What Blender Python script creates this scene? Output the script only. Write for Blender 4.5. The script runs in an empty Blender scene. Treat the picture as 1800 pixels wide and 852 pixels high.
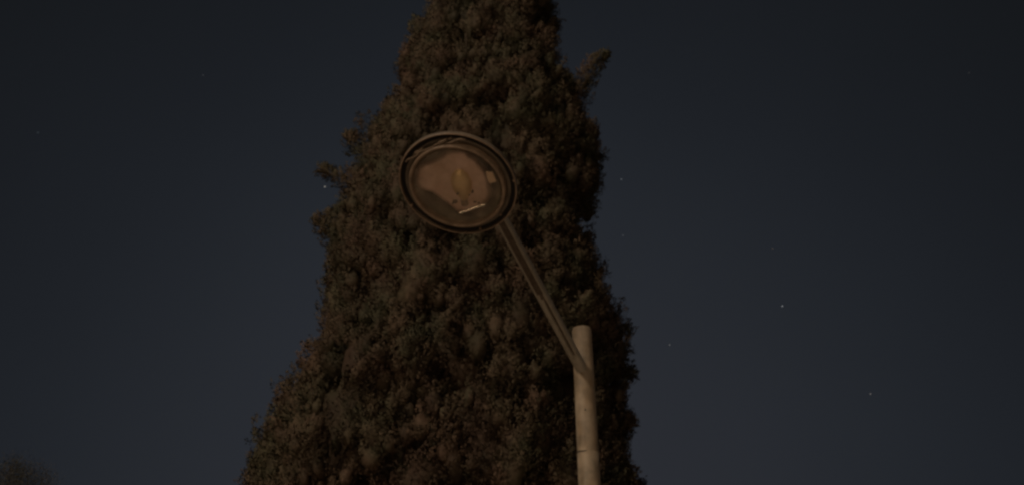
import bpy, math, random
import numpy as np
from mathutils import Vector, Matrix

S = bpy.context.scene
C = S.collection
rnd = random.Random(11)
rng = np.random.default_rng(23)
R = math.radians

# ------------------------------------------------------------------ camera
EYE = 1.6
cam = bpy.data.objects.new('camera', bpy.data.cameras.new('camera'))
C.objects.link(cam)
cam.location = (0, 0, EYE)
cam.rotation_euler = (R(120), 0, 0)          # 30 degrees up
cam.data.sensor_width = 36.0
cam.data.lens = 26.0
cam.data.clip_start = 0.05
cam.data.clip_end = 9000
S.camera = cam

# ------------------------------------------------------------------ exposure
S.view_settings.view_transform = 'Standard'
S.view_settings.look = 'None'
S.view_settings.exposure = 0.0
S.view_settings.gamma = 1.0
S.view_settings.use_curve_mapping = False
S.render.engine = 'CYCLES'
S.cycles.use_denoising = True
S.cycles.pixel_filter_type = 'BLACKMAN_HARRIS'
S.cycles.filter_width = 2.7
S.cycles.max_bounces = 8
S.cycles.caustics_reflective = False
S.cycles.caustics_refractive = False
S.cycles.sample_clamp_indirect = 3
S.cycles.transparent_max_bounces = 12

# ------------------------------------------------------------------ night sky with town glow and added glows behind the camera
W = bpy.data.worlds.new('World')
S.world = W
W.use_nodes = True
nt = W.node_tree
nt.nodes.clear()
def wn(t, **k):
    n = nt.nodes.new(t)
    for a, b in k.items():
        setattr(n, a, b)
    return n
def glow(direction, stops):
    """colour ramp over the angle from a direction in the sky"""
    d = Vector(direction).normalized()
    dp = wn('ShaderNodeVectorMath', operation='DOT_PRODUCT')
    nt.links.new(tc.outputs['Generated'], dp.inputs[0])
    dp.inputs[1].default_value = d
    ac = wn('ShaderNodeMath', operation='ARCCOSINE')
    nt.links.new(dp.outputs['Value'], ac.inputs[0])
    dv = wn('ShaderNodeMath', operation='DIVIDE')
    nt.links.new(ac.outputs[0], dv.inputs[0]); dv.inputs[1].default_value = math.pi
    cr = wn('ShaderNodeValToRGB')
    cr.color_ramp.interpolation = 'B_SPLINE'
    e = cr.color_ramp.elements
    e[0].position = stops[0][0] / 180; e[0].color = (*stops[0][1], 1)
    e[1].position = stops[-1][0] / 180; e[1].color = (*stops[-1][1], 1)
    for a, c in stops[1:-1]:
        q = e.new(a / 180); q.color = (*c, 1)
    nt.links.new(dv.outputs[0], cr.inputs[0])
    return cr
tc = wn('ShaderNodeTexCoord')
g1 = glow((-0.02, 0.985, 0.10), [(0, (.0268, .0288, .0362)), (14, (.0231, .0254, .0319)), (27, (.0173, .0202, .0255)),
                                 (39, (.0116, .0136, .0176)), (52, (.0078, .0092, .0112)), (180, (.0055, .0060, .0068))])
g2 = glow((-0.25, -0.96, 0.06), [(0, (.17, .126, .090)), (35, (.08, .060, .044)), (70, (.0, .0, .0)), (110, (0, 0, 0)), (180, (0, 0, 0))])  # warm glow behind the camera, added to light undersides and edges
# added hot spot low in the sky behind, for wire glint and lamp face
GLINT_DIR = Vector((-0.42, -0.90, 0.07)).normalized()
g3 = glow(GLINT_DIR, [(0, (23, 16.4, 10.2)), (2.5, (16, 11.4, 7.1)), (5, (0, 0, 0)), (180, (0, 0, 0))])
g3.color_ramp.interpolation = 'LINEAR'
nz = wn('ShaderNodeTexNoise'); nz.inputs['Scale'].default_value = 2.2; nz.inputs['Detail'].default_value = 2
nt.links.new(tc.outputs['Generated'], nz.inputs['Vector'])
mr = wn('ShaderNodeMapRange'); mr.inputs['To Min'].default_value = 0.9; mr.inputs['To Max'].default_value = 1.1
nt.links.new(nz.outputs['Fac'], mr.inputs['Value'])
ad = wn('ShaderNodeVectorMath', operation='ADD')
nt.links.new(g1.outputs['Color'], ad.inputs[0]); nt.links.new(g2.outputs['Color'], ad.inputs[1])
ad2 = wn('ShaderNodeVectorMath', operation='ADD'); nt.links.new(ad.outputs[0], ad2.inputs[0]); nt.links.new(g3.outputs['Color'], ad2.inputs[1])
bg = wn('ShaderNodeBackground'); nt.links.new(ad2.outputs[0], bg.inputs['Color']); nt.links.new(mr.outputs[0], bg.inputs['Strength'])
wo = wn('ShaderNodeOutputWorld'); nt.links.new(bg.outputs[0], wo.inputs['Surface'])

# ------------------------------------------------------------------ the sodium light from behind on the left
sun_l = bpy.data.lights.new('sun', 'SUN')
sun_l.energy = 0.95
sun_l.color = (1.0, 0.77, 0.56)
sun_l.angle = R(2.0)
sun = bpy.data.objects.new('sun', sun_l)
C.objects.link(sun)
LDIR = Vector((-0.53, -0.60, 0.58)).normalized()         # towards the light
sun.rotation_euler = LDIR.to_track_quat('Z', 'Y').to_euler()
sun.location = LDIR * 20

# ------------------------------------------------------------------ helpers
def mat(name, base, rough=0.6, metal=0.0, vary=None, scale=8.0, spec=0.5, bump=0.0, bump_scale=60.0, detail=4.0, lo=0.35, hi=0.65):
    m = bpy.data.materials.new(name); m.use_nodes = True
    t = m.node_tree; p = t.nodes['Principled BSDF']
    p.inputs['Base Color'].default_value = (*base, 1)
    p.inputs['Roughness'].default_value = rough
    p.inputs['Metallic'].default_value = metal
    p.inputs['Specular IOR Level'].default_value = spec
    tcn = t.nodes.new('ShaderNodeTexCoord')
    if vary:
        n = t.nodes.new('ShaderNodeTexNoise'); n.inputs['Scale'].default_value = scale; n.inputs['Detail'].default_value = detail
        t.links.new(tcn.outputs['Object'], n.inputs['Vector'])
        r = t.nodes.new('ShaderNodeValToRGB'); r.color_ramp.elements[0].position = lo; r.color_ramp.elements[1].position = hi
        r.color_ramp.elements[0].color = (*vary, 1); r.color_ramp.elements[1].color = (*base, 1)
        t.links.new(n.outputs['Fac'], r.inputs[0]); t.links.new(r.outputs[0], p.inputs['Base Color'])
    if bump:
        n = t.nodes.new('ShaderNodeTexNoise'); n.inputs['Scale'].default_value = bump_scale; n.inputs['Detail'].default_value = 5
        t.links.new(tcn.outputs['Object'], n.inputs['Vector'])
        b = t.nodes.new('ShaderNodeBump'); b.inputs['Strength'].default_value = bump; b.inputs['Distance'].default_value = 0.004
        t.links.new(n.outputs['Fac'], b.inputs['Height']); t.links.new(b.outputs[0], p.inputs['Normal'])
    return m

def np_mesh(name, v, f, m, parent=None, smooth=False, attr=None):
    """v (n,3) world coordinates, f list of tuples or (k,3/4) array"""
    me = bpy.data.meshes.new(name)
    if isinstance(f, np.ndarray):
        me.vertices.add(len(v)); me.vertices.foreach_set('co', np.asarray(v, np.float32).ravel())
        k, w = f.shape
        me.loops.add(k * w); me.loops.foreach_set('vertex_index', f.astype(np.int32).ravel())
        me.polygons.add(k); me.polygons.foreach_set('loop_start', np.arange(0, k * w, w, dtype=np.int32))
        me.update(calc_edges=True)
    else:
        me.from_pydata([tuple(x) for x in v], [], f)
    if attr is not None:
        a = me.attributes.new('tone', 'FLOAT', 'POINT'); a.data.foreach_set('value', attr.astype(np.float32))
    if smooth:
        me.polygons.foreach_set('use_smooth', [True] * len(me.polygons))
    me.materials.append(m)
    o = bpy.data.objects.new(name, me)
    C.objects.link(o)
    if parent is not None:
        o.parent = parent
        o.matrix_parent_inverse = world_of(parent).inverted()
    return o

WORLD = {}
def world_of(o):
    m = Matrix.Translation(o.location)
    if o.parent is not None:
        m = world_of(o.parent) @ o.matrix_parent_inverse @ m
    return m

def thing(name, label, cat, loc, group=None):
    o = bpy.data.objects.new(name, None); C.objects.link(o)
    o.location = loc; o.empty_display_size = 0.2
    o['label'] = label; o['category'] = cat
    if group: o['group'] = group
    return o

def tube_mesh(pts, rad, seg=20, caps=True):
    pts = [Vector(p) for p in pts]
    n = len(pts)
    if not hasattr(rad, '__len__'): rad = [rad] * n
    V, Fc = [], []
    prev = None
    for i, p in enumerate(pts):
        d = (pts[min(i + 1, n - 1)] - pts[max(i - 1, 0)]).normalized()
        if prev is None:
            a = d.cross(Vector((0, 0, 1)))
            if a.length < 1e-3: a = d.cross(Vector((1, 0, 0)))
            a.normalize()
        else:
            a = (prev - d * prev.dot(d)).normalized()
        prev = a
        b = d.cross(a)
        for k in range(seg):
            q = 2 * math.pi * k / seg
            V.append(p + (a * math.cos(q) + b * math.sin(q)) * rad[i])
    for i in range(n - 1):
        for k in range(seg):
            k2 = (k + 1) % seg
            Fc.append((i * seg + k, i * seg + k2, (i + 1) * seg + k2, (i + 1) * seg + k))
    if caps:
        Fc.append(tuple(range(seg))[::-1]); Fc.append(tuple((n - 1) * seg + k for k in range(seg)))
    return V, Fc

def lathe(profile, origin, axis, seg=96, wob=0.0, closed=False):
    """profile of (radius, height along axis)"""
    origin = Vector(origin); axis = Vector(axis).normalized()
    a = axis.cross(Vector((0, 0, 1)))
    if a.length < 1e-3: a = Vector((1, 0, 0))
    a.normalize(); b = axis.cross(a)
    V, Fc = [], []
    for r, h in profile:
        for k in range(seg):
            q = 2 * math.pi * k / seg
            rr = r * (1 + wob * math.sin(3 * q + 1) + wob * .6 * math.sin(7 * q))
            V.append(origin + axis * h + (a * math.cos(q) + b * math.sin(q)) * rr)
    m = len(profile)
    for i in range(m if closed else m - 1):
        j = (i + 1) % m
        for k in range(seg):
            k2 = (k + 1) % seg
            Fc.append((i * seg + k, i * seg + k2, j * seg + k2, j * seg + k))
    return V, Fc

# ------------------------------------------------------------------ ground
grass_m = mat('park_grass', (.055, .065, .030), 0.95, vary=(.085, .075, .045), scale=0.9, bump=0.5, bump_scale=14)
g = np_mesh('ground', [(-3000, -3000, 0), (3000, -3000, 0), (3000, 3000, 0), (-3000, 3000, 0)], [(0, 1, 2, 3)], grass_m)
g['kind'] = 'structure'
pave_m = mat('pale_paving', (.68, .575, .48), 0.85, vary=(.58, .49, .40), scale=3, bump=0.4, bump_scale=70)
t = pave_m.node_tree
bk = t.nodes.new('ShaderNodeTexBrick'); bk.inputs['Scale'].default_value = 1.0
bk.inputs['Brick Width'].default_value = .4; bk.inputs['Row Height'].default_value = .4; bk.inputs['Mortar Size'].default_value = .008
bk.inputs['Color1'].default_value = (1, 1, 1, 1); bk.inputs['Color2'].default_value = (.88, .88, .88, 1); bk.inputs['Mortar'].default_value = (.4, .4, .4, 1)
mxx = t.nodes.new('ShaderNodeVectorMath'); mxx.operation = 'MULTIPLY'
pb = t.nodes['Principled BSDF']; src = pb.inputs['Base Color'].links[0].from_socket
t.links.new(src, mxx.inputs[0]); t.links.new(bk.outputs['Color'], mxx.inputs[1]); t.links.new(mxx.outputs[0], pb.inputs['Base Color'])
tcx = t.nodes.new('ShaderNodeTexCoord'); t.links.new(tcx.outputs['Object'], bk.inputs['Vector'])
p = np_mesh('paving', [(-14, -9, .004), (14, -9, .004), (14, 6.6, .004), (-14, 6.6, .004)], [(0, 1, 2, 3)], pave_m)
p['kind'] = 'structure'
kerb_m = mat('concrete_kerb', (.36, .32, .27), 0.85, vary=(.28, .25, .21), scale=5, bump=.4, bump_scale=60)
kv = [(-14, 6.6, 0), (14, 6.6, 0), (14, 6.72, 0), (-14, 6.72, 0), (-14, 6.6, .12), (14, 6.6, .12), (14, 6.72, .12), (-14, 6.72, .12)]
k_ = np_mesh('kerb', kv, [(4, 5, 6, 7), (0, 1, 5, 4), (2, 3, 7, 6), (1, 2, 6, 5), (3, 0, 4, 7)], kerb_m)
k_['kind'] = 'structure'

# ------------------------------------------------------------------ lamp geometry (metres)
JOIN = Vector((0.4213, 4.1344, 3.1056))                  # where the arm leaves the pole
NRM = Vector((-0.1515, -0.3569, -0.9218)).normalized()   # the way the face of the lamp looks
ARM = Vector((-0.4040, -0.8287, 0.3873)).normalized()
FACE = Vector((-0.2465, 2.7704, 3.4945))                 # centre of the rim of the lamp
RAD = 0.2715
PX, PY = 0.4213, 4.1344

pole_m = mat('weathered_beige_paint', (.40, .33, .245), 0.62, vary=(.24, .205, .155), scale=14, bump=0.35, bump_scale=160, detail=8)
t = pole_m.node_tree; pb = t.nodes['Principled BSDF']; src = pb.inputs['Base Color'].links[0].from_socket
tcx = t.nodes.new('ShaderNodeTexCoord'); mpn = t.nodes.new('ShaderNodeMapping'); mpn.inputs['Scale'].default_value = (30, 30, 7)
n1 = t.nodes.new('ShaderNodeTexNoise'); n1.inputs['Scale'].default_value = 1.0; n1.inputs['Detail'].default_value = 6
t.links.new(tcx.outputs['Object'], mpn.inputs[0]); t.links.new(mpn.outputs[0], n1.inputs['Vector'])
r1 = t.nodes.new('ShaderNodeValToRGB'); r1.color_ramp.elements[0].position = .36; r1.color_ramp.elements[1].position = .60
r1.color_ramp.elements[0].color = (.80, .74, .66, 1); r1.color_ramp.elements[1].color = (1, 1, 1, 1)
mu = t.nodes.new('ShaderNodeVectorMath'); mu.operation = 'MULTIPLY'
t.links.new(n1.outputs['Fac'], r1.inputs[0]); t.links.new(src, mu.inputs[0]); t.links.new(r1.outputs[0], mu.inputs[1]); t.links.new(mu.outputs[0], pb.inputs['Base Color'])
arm_m = mat('dull_grey_paint', (.40, .37, .31), 0.45, vary=(.31, .285, .235), scale=18, bump=0.3, bump_scale=180, detail=8)
head_m = mat('grimy_painted_metal', (.20, .165, .125), 0.5, vary=(.12, .10, .078), scale=16, bump=0.4, bump_scale=120, detail=7)
ring_m = mat('brown_bezel_metal', (.38, .28, .205), 0.45, vary=(.22, .165, .12), scale=22, bump=0.3, bump_scale=150, detail=7)
dark_m = mat('near_black', (.022, .020, .018), 0.8)
steel_m = mat('bright_wire', (.95, .88, .72), 0.2, 1.0)
refl_m = mat('clouded_reflector', (.22, .19, .13), 0.5, .2, vary=(.14, .12, .08), scale=9, detail=6)
lit_patch_m = mat('lit_patch_tone', (1.0, .76, .68), 0.45, .85, vary=(.66, .46, .36), scale=12, detail=7, lo=.3, hi=.7)
bulb_m = mat('frosted_bulb', (1.0, .76, .44), 0.5, .6, vary=(.90, .66, .36), scale=16, detail=6)
label_m = mat('faded_sticker', (.95, .72, .52), 0.6, vary=(.88, .64, .46), scale=40)
gal_m = mat('galvanised_clip', (.42, .34, .27), .5, .3)
bug_m = mat('dead_insects', (.09, .065, .04), 0.9)

glass_m = bpy.data.materials.new('dusty_glass'); glass_m.use_nodes = True
t = glass_m.node_tree; t.nodes.clear()
out = t.nodes.new('ShaderNodeOutputMaterial')
tr = t.nodes.new('ShaderNodeBsdfTransparent'); tr.inputs[0].default_value = (.95, .94, .90, 1)
gl = t.nodes.new('ShaderNodeBsdfGlossy'); gl.inputs['Roughness'].default_value = 0.12; gl.inputs[0].default_value = (.9, .9, .9, 1)
df = t.nodes.new('ShaderNodeBsdfDiffuse'); df.inputs[0].default_value = (.62, .50, .38, 1)
lw = t.nodes.new('ShaderNodeLayerWeight'); lw.inputs['Blend'].default_value = .5
pw = t.nodes.new('ShaderNodeMath'); pw.operation = 'POWER'; t.links.new(lw.outputs['Facing'], pw.inputs[0]); pw.inputs[1].default_value = 4
fr = t.nodes.new('ShaderNodeMath'); fr.operation = 'MULTIPLY_ADD'; t.links.new(pw.outputs[0], fr.inputs[0]); fr.inputs[1].default_value = .9; fr.inputs[2].default_value = .045
m1 = t.nodes.new('ShaderNodeMixShader'); t.links.new(fr.outputs[0], m1.inputs[0]); t.links.new(tr.outputs[0], m1.inputs[1]); t.links.new(gl.outputs[0], m1.inputs[2])
tcn = t.nodes.new('ShaderNodeTexCoord')
nn = t.nodes.new('ShaderNodeTexNoise'); nn.inputs['Scale'].default_value = 13; nn.inputs['Detail'].default_value = 7
t.links.new(tcn.outputs['Object'], nn.inputs['Vector'])
mp = t.nodes.new('ShaderNodeMapRange'); mp.inputs['From Min'].default_value = .35; mp.inputs['From Max'].default_value = .75
mp.inputs['To Min'].default_value = .05; mp.inputs['To Max'].default_value = .34
t.links.new(nn.outputs['Fac'], mp.inputs['Value'])
m2 = t.nodes.new('ShaderNodeMixShader'); t.links.new(mp.outputs[0], m2.inputs[0]); t.links.new(m1.outputs[0], m2.inputs[1]); t.links.new(df.outputs[0], m2.inputs[2])
t.links.new(m2.outputs[0], out.inputs[0])

lamp = thing('street_lamp', 'unlit round street lamp on a slanting arm from a beige pole before the cypress',
             'street lamp', (PX, PY, 0))

# pole: lower tube, a joint, upper tube with rounded cap
TOP = 3.392
SEAM = 2.640
lo = [(PX, PY, z) for z in np.linspace(0.02, SEAM - .0035, 24)]
hi = [(PX, PY, SEAM + .0035)]
v, f = tube_mesh([(PX, PY, z) for z in np.linspace(.02, SEAM, 30)], [0.0605 + .004 * (1 - i / 29) for i in range(30)], 56)
pole = np_mesh('pole', v, f, pole_m, lamp, True)
pr = [(.0595, SEAM - .002), (.0595, SEAM + .3), (.0590, 3.0), (.0587, TOP - .030), (.0570, TOP - .016), (.0520, TOP - .006), (.040, TOP - .0012), (.02, TOP), (.0005, TOP)]
v, f = lathe([(r, z) for r, z in pr], (PX, PY, 0), (0, 0, 1), 56)
np_mesh('pole_top', v, f, pole_m, pole, True)
# the open gap of the joint, on the left only
gap = []
for k in range(13):
    q = R(186 + k * 6.0)
    gap.append((PX + math.cos(q) * .0608, PY + math.sin(q) * .0608, SEAM + .001 + .0016 * math.sin(k * .5)))
v, f = tube_mesh(gap, [0.0010 + .0022 * math.sin(math.pi * (1 - k / 13)) for k in range(13)], 8)
np_mesh('joint_gap', v, f, dark_m, pole, True)
q = R(262)
bc = Vector((PX + math.cos(q) * .0597, PY + math.sin(q) * .0597, 2.868))
v, f = tube_mesh([bc - Vector((math.cos(q), math.sin(q), 0)) * .004, bc + Vector((math.cos(q), math.sin(q), 0)) * .003], [.0055, .0045], 12)
np_mesh('screw', v, f, dark_m, pole)
# foot of the pole
v, f = lathe([(.0005, .0), (.16, .0), (.16, .018), (.155, .02), (.085, .02), (.078, .16), (.064, .19), (.0655, .19)], (PX, PY, 0), (0, 0, 1), 48)
np_mesh('base_plate', v, f, pole_m, lamp, True)

# arm: a tube from the pole to the housing, its lower end bent into the pole
A0 = JOIN
pts = [A0 - Vector((0, 0, .10)) + Vector((0, .0, 0)), A0 - Vector((0, 0, .055)) + ARM * .006, A0 - Vector((0, 0, .014)) + ARM * .022]
for k in range(14):
    pass
for k in range(40):
    pts.append(A0 + ARM * (.06 + k * (1.52 - .06) / 39))
v, f = tube_mesh(pts, [.034] * 3 + [.0345] * 40, 72)
DARKV = set()  # groove along the underside, shaped to carry the arm's dark shade
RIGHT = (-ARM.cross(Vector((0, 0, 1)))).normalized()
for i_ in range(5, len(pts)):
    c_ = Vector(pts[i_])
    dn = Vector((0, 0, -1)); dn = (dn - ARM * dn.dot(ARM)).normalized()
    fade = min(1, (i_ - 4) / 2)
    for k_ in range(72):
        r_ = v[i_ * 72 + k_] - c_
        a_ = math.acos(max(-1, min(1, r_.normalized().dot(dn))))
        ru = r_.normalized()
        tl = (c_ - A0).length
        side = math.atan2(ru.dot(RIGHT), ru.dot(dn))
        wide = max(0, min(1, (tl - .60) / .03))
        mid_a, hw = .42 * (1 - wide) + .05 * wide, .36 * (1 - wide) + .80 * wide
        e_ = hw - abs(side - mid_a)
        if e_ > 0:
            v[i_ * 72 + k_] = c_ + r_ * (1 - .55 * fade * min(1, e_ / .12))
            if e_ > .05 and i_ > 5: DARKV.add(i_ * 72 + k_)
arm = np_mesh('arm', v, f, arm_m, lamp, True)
arm.data.materials.append(mat('underside_shade', (.135, .105, .080), .8, vary=(.09, .068, .05), scale=25))  # shade of the arm's underside, put into the groove colour
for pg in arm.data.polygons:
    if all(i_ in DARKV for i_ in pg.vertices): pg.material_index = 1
# weld bead round the joint
bead = []
ux = ARM.cross(Vector((0, 0, 1))).normalized(); uz = ux.cross(ARM).normalized()
for k in range(25):
    q = 2 * math.pi * k / 24
    cpt = A0 + ARM * .060 + (ux * math.cos(q) + uz * math.sin(q)) * .0352
    d = Vector((cpt.x - PX, cpt.y - PY, 0))
    off = ARM * (-.045 + .06 * abs(math.sin(q)) * 0)
    if k < 25: bead.append(cpt + off * (0.25 if abs(math.cos(q)) < .5 else 0.75))
v, f = tube_mesh(bead, .0032, 8, False)
np_mesh('weld_bead', v, f, arm_m, arm, True)

# head
H = RAD
hp = [(.0005, -.252), (.040, -.251), (.060, -.244), (.064, -.236), (.064, -.200), (.070, -.192), (.115, -.168), (.165, -.120), (.205, -.075), (H - .024, -.040), (H - .010, -.026),
      (H, -.018), (H, -.004), (H - .0015, .001), (H - .0045, .001), (H - .006, -.004), (H - .006, -.016), (H - .014, -.024), (.240, -.038), (.203, -.072), (.160, -.116)]
v, f = lathe(hp, FACE, NRM, 128)
head = np_mesh('lamp_head', v, f, head_m, lamp, True)
# collar that clamps the arm
t0 = 1.40
v, f = tube_mesh([JOIN + ARM * (t0 + d) for d in (0, .004, .05, .09)], [.040, .043, .043, .050], 32)
np_mesh('arm_collar', v, f, head_m, head, True)
# rolled lip of the rim
lip = []
for k in range(9):
    q = 2 * math.pi * k / 8
    lip.append((H - .003 + .0032 * math.cos(q), .001 + .0032 * math.sin(q)))
v, f = lathe(lip[:-1], FACE, NRM, 128, closed=True)
np_mesh('rim', v, f, ring_m, head, True)
# flat frame plate inside the rim
fp = [(.240, -.022), (.2425, -.016), (.2440, -.009), (.2410, -.005), (.236, -.006), (.231, -.008), (.224, -.008), (.221, -.016), (.221, -.035)]
v, f = lathe(fp, FACE, NRM, 128, wob=.0012)
np_mesh('frame_plate', v, f, head_m, head, True)
v, f = lathe([(.237, -.0205), (.2665, -.0205), (.2665, -.012), (.262, -.0195), (.245, -.0195), (.237, -.012)], FACE, NRM, 96, closed=True)
np_mesh('gap_shade_ring', v, f, dark_m, head, True)  # black ring added to darken the gap between rim and frame
# bezel holding the glass
bp = [(.222, -.012), (.2225, .010), (.2200, .0195), (.2155, .0225), (.2095, .0215), (.2060, .0150), (.2050, .004), (.2045, -.020)]
v, f = lathe(bp, FACE, NRM, 128)
np_mesh('bezel', v, f, ring_m, head, True)
# shallow glass bowl
gp = []
for k in range(13):
    a = k / 12
    gp.append((.2055 * math.sin(a * math.pi / 2) + .0003, .010 + .036 * math.cos(a * math.pi / 2)))
v, f = lathe(gp, FACE, NRM, 128)
np_mesh('glass', v, f, glass_m, head, True)
# reflector bowl
rp = []
for k in range(17):
    a = k / 16
    rp.append((.2044 * math.sin(a * math.pi / 2) ** .9 + .0004, -.010 - .105 * math.cos(a * math.pi / 2)))
v, f = lathe(rp, FACE, NRM, 96)
refl = np_mesh('reflector', v, f, refl_m, head, True)

# a frame of directions in the face of the lamp
EYEV = Vector((0, 0, EYE))
def on_face(x, y, h=0.0):
    """point of the plane at height h above the rim seen at photo position x, y: used to measure the lamp"""
    c, s = math.cos(R(30)), math.sin(R(30))
    d = Vector((0, c, s)) + Vector((1, 0, 0)) * ((x - 900) / 1300) - Vector((0, -s, c)) * ((y - 426) / 1300)
    o = FACE + NRM * h
    return EYEV + d * ((o - EYEV).dot(NRM) / d.dot(NRM))
def z1(a, b, h=0.0):
    return on_face(680 + a / 4.057, 220 + b / 4.057, h)

def slab(name, outline, thick, m, parent, h, rise=0.0, smooth=False, edge=None):
    pts = [z1(a, b, h) for a, b in outline]
    c = sum(pts, Vector()) / len(pts)
    # rounded, slightly domed plate: rings from the edge to the middle
    rings = (edge or [(1.0, -thick), (1.0, 0.0), (.96, rise * .25 + .001)]) + [(.8, rise * .55 + .001), (.5, rise * .85 + .001), (.2, rise + .001)]
    V = []
    n = len(pts)
    for s_, dz in rings:
        for q_ in pts:
            V.append(c + (q_ - c) * s_ + NRM * dz)
    Fc = []
    for i in range(len(rings) - 1):
        for k in range(n):
            k2 = (k + 1) % n
            Fc.append((i * n + k, i * n + k2, (i + 1) * n + k2, (i + 1) * n + k))
    Fc.append(tuple((len(rings) - 1) * n + k for k in range(n)))
    Fc.append(tuple(range(n))[::-1])
    return np_mesh(name, V, Fc, m, parent, smooth)

def soften(o, it=2):
    pts = [np.array(q) for q in o]
    for _ in range(it):
        nw = []
        for i in range(len(pts)):
            a, b = pts[i], pts[(i + 1) % len(pts)]
            nw += [a * .75 + b * .25, a * .25 + b * .75]
        pts = nw
    return [tuple(q) for q in pts]
plate = [(200, 400), (208, 330), (250, 296), (318, 280), (392, 246), (424, 214), (490, 204), (552, 208), (566, 240), (614, 262),  # outline of the lit part of the reflector
         (650, 312), (694, 352), (708, 420), (718, 500), (700, 556), (650, 590), (600, 616), (520, 632), (472, 596), (428, 556),
         (372, 520), (322, 480), (262, 470), (214, 450)]
pc = (460, 420)
plate = [(pc[0] + (a - pc[0]) * 1.05, pc[1] + (b - pc[1]) * 1.05) for a, b in plate]
slab('lit_patch_plate', soften(plate), .004, lit_patch_m, head, -.020, .004, True, [(1.05, -.034), (1.0, -.014), (.95, -.004), (.88, 0.0)])  # added pale plate in the shape of the lit part of the reflector
# frosted elliptical bulb lying across the lit patch plate, with its socket
b0, b1 = z1(512, 330, .000), z1(548, 560, .000)
ax = (b1 - b0)
n_ = 18; rad = []; pts = []
for k in range(n_ + 1):
    a = k / n_
    pts.append(b0 + ax * a - NRM * .028)
    rad.append(max(.0012, .064 * (math.sin(math.pi * min(1, a * .92 + .035)) ** .62) * (1 - .45 * a)))
v, f = tube_mesh(pts, rad, 28)
np_mesh('bulb', v, f, bulb_m, head, True)
v, f = tube_mesh([b1 - ax * .05 - NRM * .020, b1 + ax * .10 - NRM * .022, b1 + ax * .14 - NRM * .022], [.017, .019, .010], 20)
np_mesh('socket', v, f, ring_m, head, True)
# debris behind the glass
for a, b, w, h_ in ((505, 490, 12, 9), (610, 475, 9, 16), (486, 546, 22, 15), (628, 548, 14, 8), (655, 556, 9, 7), (470, 560, 8, 6), (590, 500, 6, 5)):
    slab('debris', soften([(a - w, b), (a - w * .3, b - h_), (a + w * .7, b - h_ * .6), (a + w, b + h_ * .3), (a, b + h_), (a - w * .6, b + h_ * .6)], 1),
         .003, bug_m, head, .038, .002)
# sticker at the edge of the reflector
slab('sticker', [(706, 332), (754, 338), (766, 366), (781, 404), (732, 416), (716, 380)], .003, label_m, head, -.006)
# loose gasket and latches at the upper edge
gs = [[(135, 262, -.004), (150, 243, -.001), (190, 228, .001), (214, 216, .002), (236, 190, .003), (262, 180, .002), (326, 155, .002), (366, 128, .004), (420, 106, .004)],
      [(420, 132, .002), (452, 124, .003), (492, 108, .003), (522, 98, .001), (560, 104, -.002)]]
for L_ in gs:
    v, f = tube_mesh([z1(a, b, h + .004) for a, b, h in L_], [.0038] * len(L_), 10)
    np_mesh('gasket', v, f, gal_m, head, True)
for a, b, w in ((226, 186, 34), (392, 118, 36), (448, 98, 12)):
    slab('latch', [(a - w, b + w * .42), (a - w * .6, b), (a + w * .8, b - w * .5), (a + w, b - w * .25), (a + w * .4, b + w * .2), (a - w * .4, b + w * .6)],
         .012, gal_m, head, .002, .002)
for a, b in ((178, 574), (442, 752), (560, 766), (665, 740), (905, 398), (812, 640)):
    c = z1(a, b, .0)
    v, f = tube_mesh([c - NRM * .010, c + NRM * .002, c + NRM * .004], [.0048, .0048, .003], 10)
    np_mesh('screw', v, f, ring_m, head)
# bright wire clip across the lower part of the glass: it catches the light
w0, w1 = z1(526, 625, .064), z1(690, 568, .064)
mid = (w0 + w1) / 2
hv = (GLINT_DIR + (EYEV - mid).normalized()).normalized()
pn = (w0 - EYEV).cross(w1 - EYEV).normalized()
wd = pn.cross(hv).normalized()
if wd.dot(w1 - w0) < 0: wd = -wd

half = (w1 - w0).length / 2 * 1.0 / max(.5, wd.dot((w1 - w0).normalized()))
wp = [mid - wd * half - NRM * .034, mid - wd * (half + .001) - NRM * .003] + [mid + wd * half * q for q in (-1, -.97, -.9, -.6, 0, .6, .9, .97, 1)]
wp += [mid + wd * (half + .001) - NRM * .003, mid + wd * half - NRM * .034]
v, f = tube_mesh(wp, .0016, 16)
np_mesh('wire_clip', v, f, steel_m, head, True)

# ------------------------------------------------------------------ foliage
def leaf_mat(name, ca, cb, cc, scale):
    m = bpy.data.materials.new(name); m.use_nodes = True
    t = m.node_tree; p = t.nodes['Principled BSDF']
    p.inputs['Roughness'].default_value = .75; p.inputs['Specular IOR Level'].default_value = .25
    tcn = t.nodes.new('ShaderNodeTexCoord'); n = t.nodes.new('ShaderNodeTexNoise')
    n.inputs['Scale'].default_value = scale; n.inputs['Detail'].default_value = 3
    t.links.new(tcn.outputs['Object'], n.inputs['Vector'])
    r = t.nodes.new('ShaderNodeValToRGB'); e = r.color_ramp.elements
    e[0].position = .36; e[0].color = (*ca, 1); e[1].position = .66; e[1].color = (*cc, 1)
    q = e.new(.5); q.color = (*cb, 1)
    at = t.nodes.new('ShaderNodeAttribute'); at.attribute_name = 'tone'
    mx = t.nodes.new('ShaderNodeVectorMath'); mx.operation = 'SCALE'
    t.links.new(n.outputs['Fac'], r.inputs[0]); t.links.new(r.outputs[0], mx.inputs[0]); t.links.new(at.outputs['Fac'], mx.inputs['Scale'])
    t.links.new(mx.outputs[0], p.inputs['Base Color'])
    return m
cyp_m = leaf_mat('cypress_foliage', (.076, .074, .045), (.092, .071, .046), (.104, .068, .047), 1.9)
oak_m = leaf_mat('broad_leaves', (.085, .080, .045), (.095, .080, .045), (.10, .078, .045), 1.0)
bark_m = mat('bark', (.12, .09, .065), 0.9, vary=(.06, .045, .033), scale=5, bump=.8, bump_scale=25)

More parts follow.
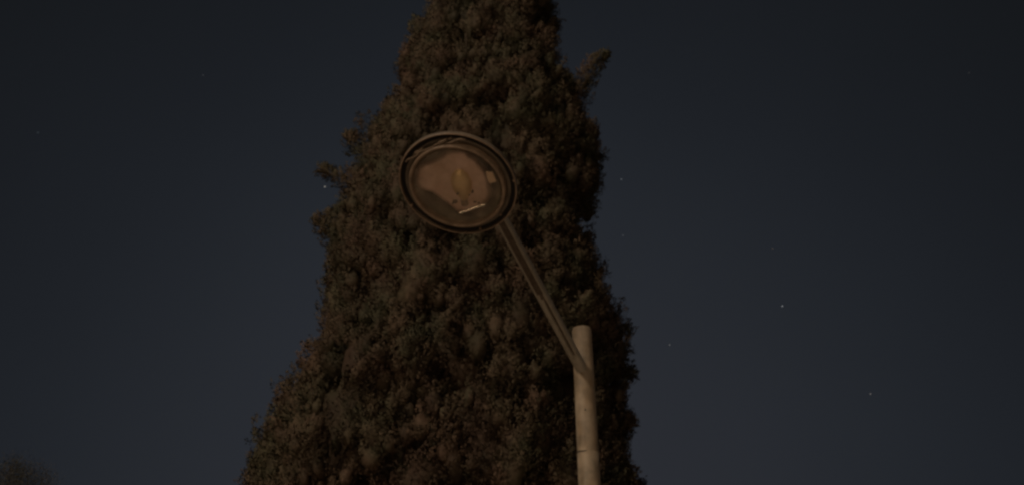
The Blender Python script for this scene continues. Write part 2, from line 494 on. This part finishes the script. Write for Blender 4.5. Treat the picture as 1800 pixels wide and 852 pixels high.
NORMALS = []
def set_normals(o):
    """leaf sprays take the rounded normals of their clump"""
    N = np.concatenate(NORMALS); N /= np.linalg.norm(N, axis=1, keepdims=True)
    NORMALS.clear()
    o.data.polygons.foreach_set('use_smooth', [True] * len(o.data.polygons))
    o.data.normals_split_custom_set_from_vertices(N.astype(np.float32))

def sprigs(pos, dirs, length, width, tone, nrm=None, jit=.3):
    """one small leaf spray per point, lying roughly in the surface of its clump"""
    n = len(pos)
    if nrm is None:
        nrm = rng.normal(size=(n, 3))
    d = dirs / np.linalg.norm(dirs, axis=1, keepdims=True)
    a = np.cross(d, nrm + rng.normal(size=(n, 3)) * jit); a /= np.linalg.norm(a, axis=1, keepdims=True) + 1e-9
    L = length[:, None]; w = width[:, None]
    V = np.stack([pos - d * L * .35, pos + d * L * .05 + a * w, pos + d * L * .65, pos + d * L * .12 - a * w * .8], 1).reshape(-1, 3)
    F = (np.arange(n) * 4)[:, None] + np.array([[0, 1, 2, 3]])
    nn = nrm / np.linalg.norm(nrm, axis=1, keepdims=True)
    NORMALS.append(np.repeat(nn * .8 + rng.normal(size=(n, 3)) * .16, 4, axis=0))
    return V, F, np.repeat(tone, 4)

# outline of the cypress, metres: photo outline projected onto the upright plane through its trunk
TD = 10.0
def on_plane(x, y, D=TD):
    c, s = math.cos(R(30)), math.sin(R(30))
    d = np.array([(x - 900) / 1300, c + s * (y - 426) / 1300, s - c * (y - 426) / 1300])
    k = D / d[1]
    return d[0] * k, EYE + d[2] * k
Lf = [(800, -60), (780, 0), (772, 20), (746, 50), (722, 75), (702, 110), (694, 150), (706, 185), (692, 210), (676, 228), (656, 250), (640, 270),
      (636, 290), (634, 310), (626, 330), (614, 350), (603, 372), (594, 395), (582, 415), (574, 440), (574, 460), (578, 490),
      (574, 530), (566, 555), (566, 590), (568, 630), (545, 665), (512, 690), (500, 715), (488, 750), (470, 780), (452, 800), (446, 852), (425, 930), (405, 1010)]
Rt = [(962, -60), (980, 0), (978, 30), (985, 60), (970, 80), (957, 92), (962, 105), (985, 115), (1000, 150), (1020, 180), (1025, 195), (1018, 215), (1028, 235),
      (1022, 250), (1054, 262), (1063, 290), (1060, 330), (1056, 350), (1062, 375), (1025, 395), (1028, 425), (1050, 455), (1068, 490), (1075, 530),
      (1090, 570), (1100, 620), (1115, 655), (1100, 670), (1098, 700), (1112, 740), (1105, 780), (1105, 820), (1130, 845), (1142, 870), (1150, 930), (1165, 1010)]
La = np.array([on_plane(*q) for q in Lf])[::-1]; Ra = np.array([on_plane(*q) for q in Rt])[::-1]
ZT = 18.2
def ext(A, tipx):
    lowz = A[0, 1]
    low = np.array([[A[0, 0] * .92 + tipx * .08, lowz - .9], [A[0, 0] * .6 + tipx * .4, .35]])[::-1]
    z0 = A[-1, 1]
    up = np.array([[A[-1, 0] * (1 - k) ** .8 + tipx * (1 - (1 - k) ** .8), z0 + (ZT - z0) * k] for k in (.2, .4, .6, .8, .93, 1)])
    return np.concatenate([low, A, up])
TIPX = -.35
La = ext(La, TIPX); Ra = ext(Ra, TIPX)
def smooth_at(A, z, w):
    return sum(np.interp(z + o, A[:, 1], A[:, 0]) for o in np.linspace(-w, w, 9)) / 9
CX = -0.9
def prof(z, phi):
    """centre x and radius of the crown at height z in direction phi (0 = right, -90 degrees = towards the camera)"""
    xl, xr = np.interp(z, La[:, 1], La[:, 0]), np.interp(z, Ra[:, 1], Ra[:, 0])
    sl, sr = smooth_at(La, z, .9), smooth_at(Ra, z, .9)
    c = (sl + sr) / 2
    mid = (sr - sl) / 2 * .96
    co = np.cos(phi)
    side = np.where(co > 0, xr - c, c - xl)
    w = np.abs(co) ** 2.5
    return c, mid * (1 - w) + side * w

def make_plumes(n, zlo, zhi):
    z = []
    while len(z) < n:
        q = rng.uniform(zlo, zhi, n)
        xl, xr = np.interp(q, La[:, 1], La[:, 0]), np.interp(q, Ra[:, 1], Ra[:, 0])
        z += list(q[rng.uniform(0, 3.0, n) < (xr - xl) / 2 + .1])
    z = np.array(z[:n])
    phi = rng.uniform(-math.pi, math.pi, n)
    return z, phi

# lumps large and small: upswept plumes, each a bundle of many small leafy tufts
parts = []
LS, WS = (.019, .042), (.005, .0105)

def unit(v):
    return v / (np.linalg.norm(v, axis=-1, keepdims=True) + 1e-9)

def add_cores(cen, axd, pr_, pl, tone, k=.58):
    """the dense dark-leaved inside of each plume"""
    n = len(cen)
    T, P = 7, 10
    th = np.linspace(.12, math.pi - .12, T); ps = np.linspace(0, 2 * math.pi, P, endpoint=False)
    uu = np.stack([np.outer(np.sin(th), np.cos(ps)), np.outer(np.sin(th), np.sin(ps)), np.outer(np.cos(th), np.ones(P))], -1).reshape(-1, 3)
    m_ = len(uu)
    U = np.broadcast_to(uu, (n, m_, 3))
    rd = k * rng.uniform(.72, 1.12, (n, m_))
    al = np.sum(U * axd[:, None], -1, keepdims=True) * axd[:, None]
    off_ = (U - al) * pr_[:, None, None] + al * pl[:, None, None]
    Vc = (cen[:, None] + off_ * rd[..., None]).reshape(-1, 3)
    q4 = []
    for a_ in range(T - 1):
        for b_ in range(P):
            q4.append((a_ * P + b_, (a_ + 1) * P + b_, (a_ + 1) * P + (b_ + 1) % P, a_ * P + (b_ + 1) % P))
    Fc_ = (np.arange(n) * m_)[:, None, None] + np.array(q4)[None]
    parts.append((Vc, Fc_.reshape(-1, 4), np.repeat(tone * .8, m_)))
    NORMALS.append(U.reshape(-1, 3))

def add_tufts(cen, axd, rad, ln, nrm, tone, per):
    """leafy tufts: little upswept ellipsoids of leaf sprays"""
    n = len(cen)
    k = n * per
    idx = np.repeat(np.arange(n), per)
    u = unit(rng.normal(size=(k, 3)))
    back = np.sum(u * nrm[idx], 1) < -.3
    u[back] -= 2 * np.sum(u[back] * nrm[idx[back]], 1)[:, None] * nrm[idx[back]]
    al = np.sum(u * axd[idx], 1)[:, None]
    taper = 1 - .45 * np.clip(al, 0, 1)
    off = (u - al * axd[idx]) * (rad[idx][:, None] * taper) + al * axd[idx] * ln[idx][:, None]
    pos = cen[idx] + off * rng.uniform(.5, 1.0, (k, 1)) ** .6
    dirs = u * .5 + axd[idx] * .9 + rng.normal(size=(k, 3)) * .4
    parts.append(sprigs(pos, dirs, rng.uniform(*LS, k), rng.uniform(*WS, k), tone[idx] * rng.uniform(.92, 1.08, k), unit(u * .6 + nrm[idx] * .6)))

def add_plumes(n, size, length, inset, kids, per, zr=(.5, ZT - .1), push=0.0):
    z, phi = make_plumes(n, *zr)
    c, r = prof(z, phi)
    pr_ = rng.uniform(size[0], size[1], n)
    pl = pr_ * rng.uniform(length[0], length[1], n)
    low = np.clip((ZT - z) / 3.0, .12, 1)
    pr_ *= low; pl *= low
    hollow = np.sin(phi * 5 + z * 1.3 + 1) * np.sin(z * 2.9 - phi * 3) + .8 * np.sin(phi * 11 - z * 3.1) * np.sin(z * 5.3 + phi * 2)
    r = r - .38 * np.clip(hollow, 0, 2) * np.clip(1.15 - np.abs(np.cos(phi)), 0, 1)
    rr = np.maximum(.02, r - pr_ * .95 - rng.exponential(inset, n) * low + push)
    cen = np.stack([c + rr * np.cos(phi), TD + rr * np.sin(phi), z], 1)
    outw = np.stack([np.cos(phi), np.sin(phi), np.zeros(n)], 1)
    axd = unit(outw * rng.uniform(.05, .55, n)[:, None] + np.array([0, 0, 1.0]) + rng.normal(size=(n, 3)) * .22)
    tone = rng.uniform(.66, 1.30, n)
    add_cores(cen, axd, pr_, pl, tone)
    k = n * kids
    idx = np.repeat(np.arange(n), kids)
    u = unit(rng.normal(size=(k, 3)))
    flip = np.sum(u * outw[idx], 1) < -.2
    u[flip] -= 2 * np.sum(u[flip] * outw[idx[flip]], 1)[:, None] * outw[idx[flip]]
    al = np.sum(u * axd[idx], 1)[:, None]
    off = (u - al * axd[idx]) * pr_[idx][:, None] * (1 - .35 * np.clip(al, 0, 1)) + al * axd[idx] * pl[idx][:, None]
    kc = cen[idx] + off * rng.uniform(.66, .92, (k, 1))
    ka = unit(axd[idx] * .9 + u * .55 + rng.normal(size=(k, 3)) * .25)
    kr = rng.uniform(.032, .075, k) * np.clip(low[idx], .4, 1)
    add_tufts(kc, ka, kr, kr * rng.uniform(1.4, 2.6, k), u, tone[idx] * rng.uniform(.92, 1.08, k), per)

add_plumes(980, (.20, .50), (1.3, 2.3), .09, 74, 30)
add_plumes(1500, (.10, .20), (1.2, 2.2), .05, 16, 20)
# inner mass of old foliage round the limbs
zz, pp = make_plumes(900, .5, ZT - .8)
cc, r9 = prof(zz, pp)
r9 = np.maximum(.02, r9 * .93 - .72)
add_cores(np.stack([cc + r9 * np.cos(pp), TD + r9 * np.sin(pp), zz], 1), unit(rng.normal(size=(900, 3)) * .3 + np.array([0, 0, 1.0])),
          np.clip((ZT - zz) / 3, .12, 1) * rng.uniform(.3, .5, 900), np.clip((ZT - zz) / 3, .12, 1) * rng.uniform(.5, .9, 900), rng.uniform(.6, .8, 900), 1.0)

def branch_plume(path, r0, r1, n):
    """a leafy branch along photo points"""
    n = int(n / 16)
    P = np.array([(on_plane(x, y, TD - dd)[0], TD - dd, on_plane(x, y, TD - dd)[1]) for x, y, dd in path])
    tt = rng.uniform(0, 1, n) ** .8 * (len(P) - 1)
    i = np.minimum(tt.astype(int), len(P) - 2); fr_ = (tt - i)[:, None]
    base = P[i] * (1 - fr_) + P[i + 1] * fr_
    dr = unit(P[i + 1] - P[i])
    u = rng.normal(size=(n, 3)); u -= np.sum(u * dr, 1)[:, None] * dr; u = unit(u)
    a = tt / (len(P) - 1)
    rad_ = (r0 * (1 - a) + r1 * a) * rng.uniform(.1, 1.25, n)
    kr = rng.uniform(.028, .06, n) * (1 - .3 * a)
    add_tufts(base + u * rad_[:, None], unit(dr * .8 + u * .6 + np.array([0, 0, .35]) + rng.normal(size=(n, 3)) * .25), kr, kr * rng.uniform(1.6, 3.0, n), u,
              rng.uniform(.8, 1.2, n), 22)
branch_plume([(985, 215, .2), (1010, 175, .2), (1030, 135, .25), (1048, 108, .25), (1068, 94, .25)], .34, .06, 5200)
branch_plume([(1000, 215, .0), (1018, 170, .0), (1032, 140, .05)], .20, .08, 1800)
branch_plume([(645, 320, .2), (610, 318, .2), (584, 306, .2), (562, 296, .2)], .24, .06, 3000)
branch_plume([(660, 280, .2), (630, 262, .2), (616, 245, .2), (612, 236, .2)], .24, .06, 2600)
branch_plume([(625, 430, .2), (594, 418, .2), (570, 402, .2), (556, 382, .2)], .26, .07, 3400)
branch_plume([(600, 370, .2), (586, 380, .2), (572, 376, .2)], .14, .05, 1000)
branch_plume([(1080, 640, .2), (1100, 652, .2), (1116, 656, .2)], .18, .05, 1500)
branch_plume([(1085, 745, .2), (1103, 742, .2), (1114, 738, .2)], .16, .05, 1300)
# upswept sprays standing proud of the face of the crown
for x0, y0, x1, y1, w in ((862, 545, 884, 492, .12), (700, 640, 724, 600, .14), (742, 640, 790, 560, .20), (640, 650, 672, 618, .14), (905, 148, 886, 96, .2),
                          (850, 690, 880, 640, .17), (660, 760, 700, 700, .18), (1010, 560, 1035, 520, .16), (600, 690, 640, 640, .14), (760, 790, 800, 700, .2),
                          (930, 760, 950, 690, .17), (540, 800, 560, 740, .16), (880, 620, 912, 575, .13)):
    y_m = (y0 + y1) / 2
    rr_ = 1.05 + (y_m / 852) * 1.45
    branch_plume([(x0, y0, rr_ - .1), ((x0 + x1) / 2, y_m, rr_ + .05), (x1, y1, rr_)], w * 1.1, w * .5, 1300)

Vs, Fs, Ts, o_ = [], [], [], 0
for V_, F_, T_ in parts:
    Vs.append(V_); Fs.append(F_ + o_); Ts.append(T_); o_ += len(V_)
cyp = thing('cypress_tree', 'tall dense dark cypress standing behind the street lamp, filling the middle of the picture', 'tree', (CX, TD, 0))
set_normals(np_mesh('crown', np.concatenate(Vs), np.concatenate(Fs), cyp_m, cyp, False, np.concatenate(Ts)))
tx = [(CX + (TIPX - CX) * (z / ZT), TD + .05 * math.sin(z), z) for z in np.linspace(0, ZT - 1.2, 24)]
v, f = tube_mesh(tx, [.30 * (1 - i / 25) + .02 for i in range(24)], 14)
trunk = np_mesh('trunk', v, f, bark_m, cyp, True)
for i in range(26):
    z = 1.0 + i * .58
    q = i * 2.4
    c_, r_ = prof(np.array([z + .5]), np.array([((q + math.pi) % (2 * math.pi)) - math.pi]))
    r_ = float(r_[0]) * .78
    bx = CX + (TIPX - CX) * (z / ZT)
    pts = [(bx + math.cos(q) * r_ * a, TD + math.sin(q) * r_ * a, z + .75 * a * a + .2 * a) for a in (0, .3, .6, .85, 1)]
    v, f = tube_mesh(pts, [.06, .05, .038, .025, .012], 8)
    np_mesh('limb', v, f, bark_m, cyp, True)

# ------------------------------------------------------------------ the far tree whose top shows in the lower left corner
FD = 34.0
def far_pt(x, y, D=FD):
    a, b = on_plane(x, y, D)
    return np.array([a, D, b])
ft_c = far_pt(0, 912)
far = thing('leafy_tree', 'small dim leafy treetop at the lower left corner, far to the left of the lamp', 'tree', (ft_c[0] - .3, FD, 0))
n = 330
parts2 = []
u = rng.normal(size=(n, 3)); u /= np.linalg.norm(u, axis=1, keepdims=True)
cl = ft_c + u * np.array([2.1, 2.1, 2.5]) * rng.uniform(.25, 1.0, (n, 1)) ** .45
k = 160
idx = np.repeat(np.arange(n), k)
pos = cl[idx] + rng.normal(size=(n * k, 3)) * .26
parts2 = sprigs(pos, rng.normal(size=(n * k, 3)) + np.array([0, 0, -.2]), rng.uniform(.04, .07, n * k), rng.uniform(.009, .018, n * k), np.repeat(rng.uniform(.8, 1.2, n), k))
set_normals(np_mesh('crown', parts2[0], parts2[1], oak_m, far, False, parts2[2]))
tb = Vector((ft_c[0] - .3, FD, 0))
v, f = tube_mesh([tb, tb + Vector((.05, 0, 2)), tb + Vector((.2, 0, 4)), tb + Vector((.3, 0, float(ft_c[2]) + .8))], [.22, .17, .13, .04], 14)
np_mesh('trunk', v, f, bark_m, far, True)
for i in range(9):
    q = i * 2.4
    s0 = tb + Vector((.2, 0, 3.6 + i * .32))
    v, f = tube_mesh([s0, s0 + Vector((math.cos(q) * .8, math.sin(q) * .8, .7)), s0 + Vector((math.cos(q) * 1.5, math.sin(q) * 1.5, 1.6))], [.06, .04, .012], 8)
    np_mesh('limb', v, f, bark_m, far, True)

# ------------------------------------------------------------------ stars
def star_mat(name, col, s):
    m = bpy.data.materials.new(name); m.use_nodes = True
    t = m.node_tree; t.nodes.clear()
    o = t.nodes.new('ShaderNodeOutputMaterial'); e = t.nodes.new('ShaderNodeEmission')
    e.inputs[0].default_value = (*col, 1); e.inputs[1].default_value = s
    t.links.new(e.outputs[0], o.inputs[0])
    m.cycles.emission_sampling = 'NONE'
    return m
stars = [(571, 328, .42, (1, .93, .8), 1.15, 'bright pale star just left of the tree, level with the lamp head'),
         (1375, 537, .36, (.95, .97, 1), 1.1, 'brightest star to the right of the tree, level with the pole top'),
         (1092, 315, .2, (.9, .95, 1), 1.0, 'white star close beside the upper right edge of the tree'),
         (1095, 413, .10, (.9, .95, 1), 1.0, 'very faint star beside the tree, below the white one near its edge'),
         (1358, 436, .09, (1, .75, .6), 1.0, 'faint reddish star above the brightest star right of the tree'),
         (1177, 605, .18, (1, .95, .9), 1.0, 'dim star low on the right of the tree, nearest to the pole'),
         (1530, 691, .17, (1, .9, .85), 1.1, 'lowest star, in the lower right part of the sky'),
         (1703, 128, .025, (.9, .95, 1), 1.4, 'faintest star, in the dark upper right corner of the sky'),
         (357, 132, .055, (.9, .95, 1), 1.0, 'small faint star high in the sky left of the tree'),
         (67, 233, .035, (.7, .85, 1), 1.6, 'dim bluish star near the far left edge of the sky'),
         (950, 0, 0, None, 0, '')]
SD = 5000.0
ico_v, ico_f = [], []
ph_ = (1 + 5 ** .5) / 2
for a, b, c in [(-1, ph_, 0), (1, ph_, 0), (-1, -ph_, 0), (1, -ph_, 0), (0, -1, ph_), (0, 1, ph_), (0, -1, -ph_), (0, 1, -ph_), (ph_, 0, -1), (ph_, 0, 1), (-ph_, 0, -1), (-ph_, 0, 1)]:
    ico_v.append(Vector((a, b, c)).normalized())
ico_f = [(0, 11, 5), (0, 5, 1), (0, 1, 7), (0, 7, 10), (0, 10, 11), (1, 5, 9), (5, 11, 4), (11, 10, 2), (10, 7, 6), (7, 1, 8), (3, 9, 4), (3, 4, 2), (3, 2, 6), (3, 6, 8), (3, 8, 9), (4, 9, 5), (2, 4, 11), (6, 2, 10), (8, 6, 7), (9, 8, 1)]
c, s = math.cos(R(30)), math.sin(R(30))
for x, y, st, col, rr_, lab in stars:
    if not col: continue
    d = Vector(((x - 900) / 1300, c + s * (y - 426) / 1300, s - c * (y - 426) / 1300)).normalized() * SD
    r_ = SD / 1300 * .95 * rr_
    o = np_mesh('star', [v_ * r_ for v_ in ico_v], ico_f, star_mat('starlight', col, st))
    o.location = d
    o['label'] = lab; o['category'] = 'star'; o['group'] = 'stars in the night sky'
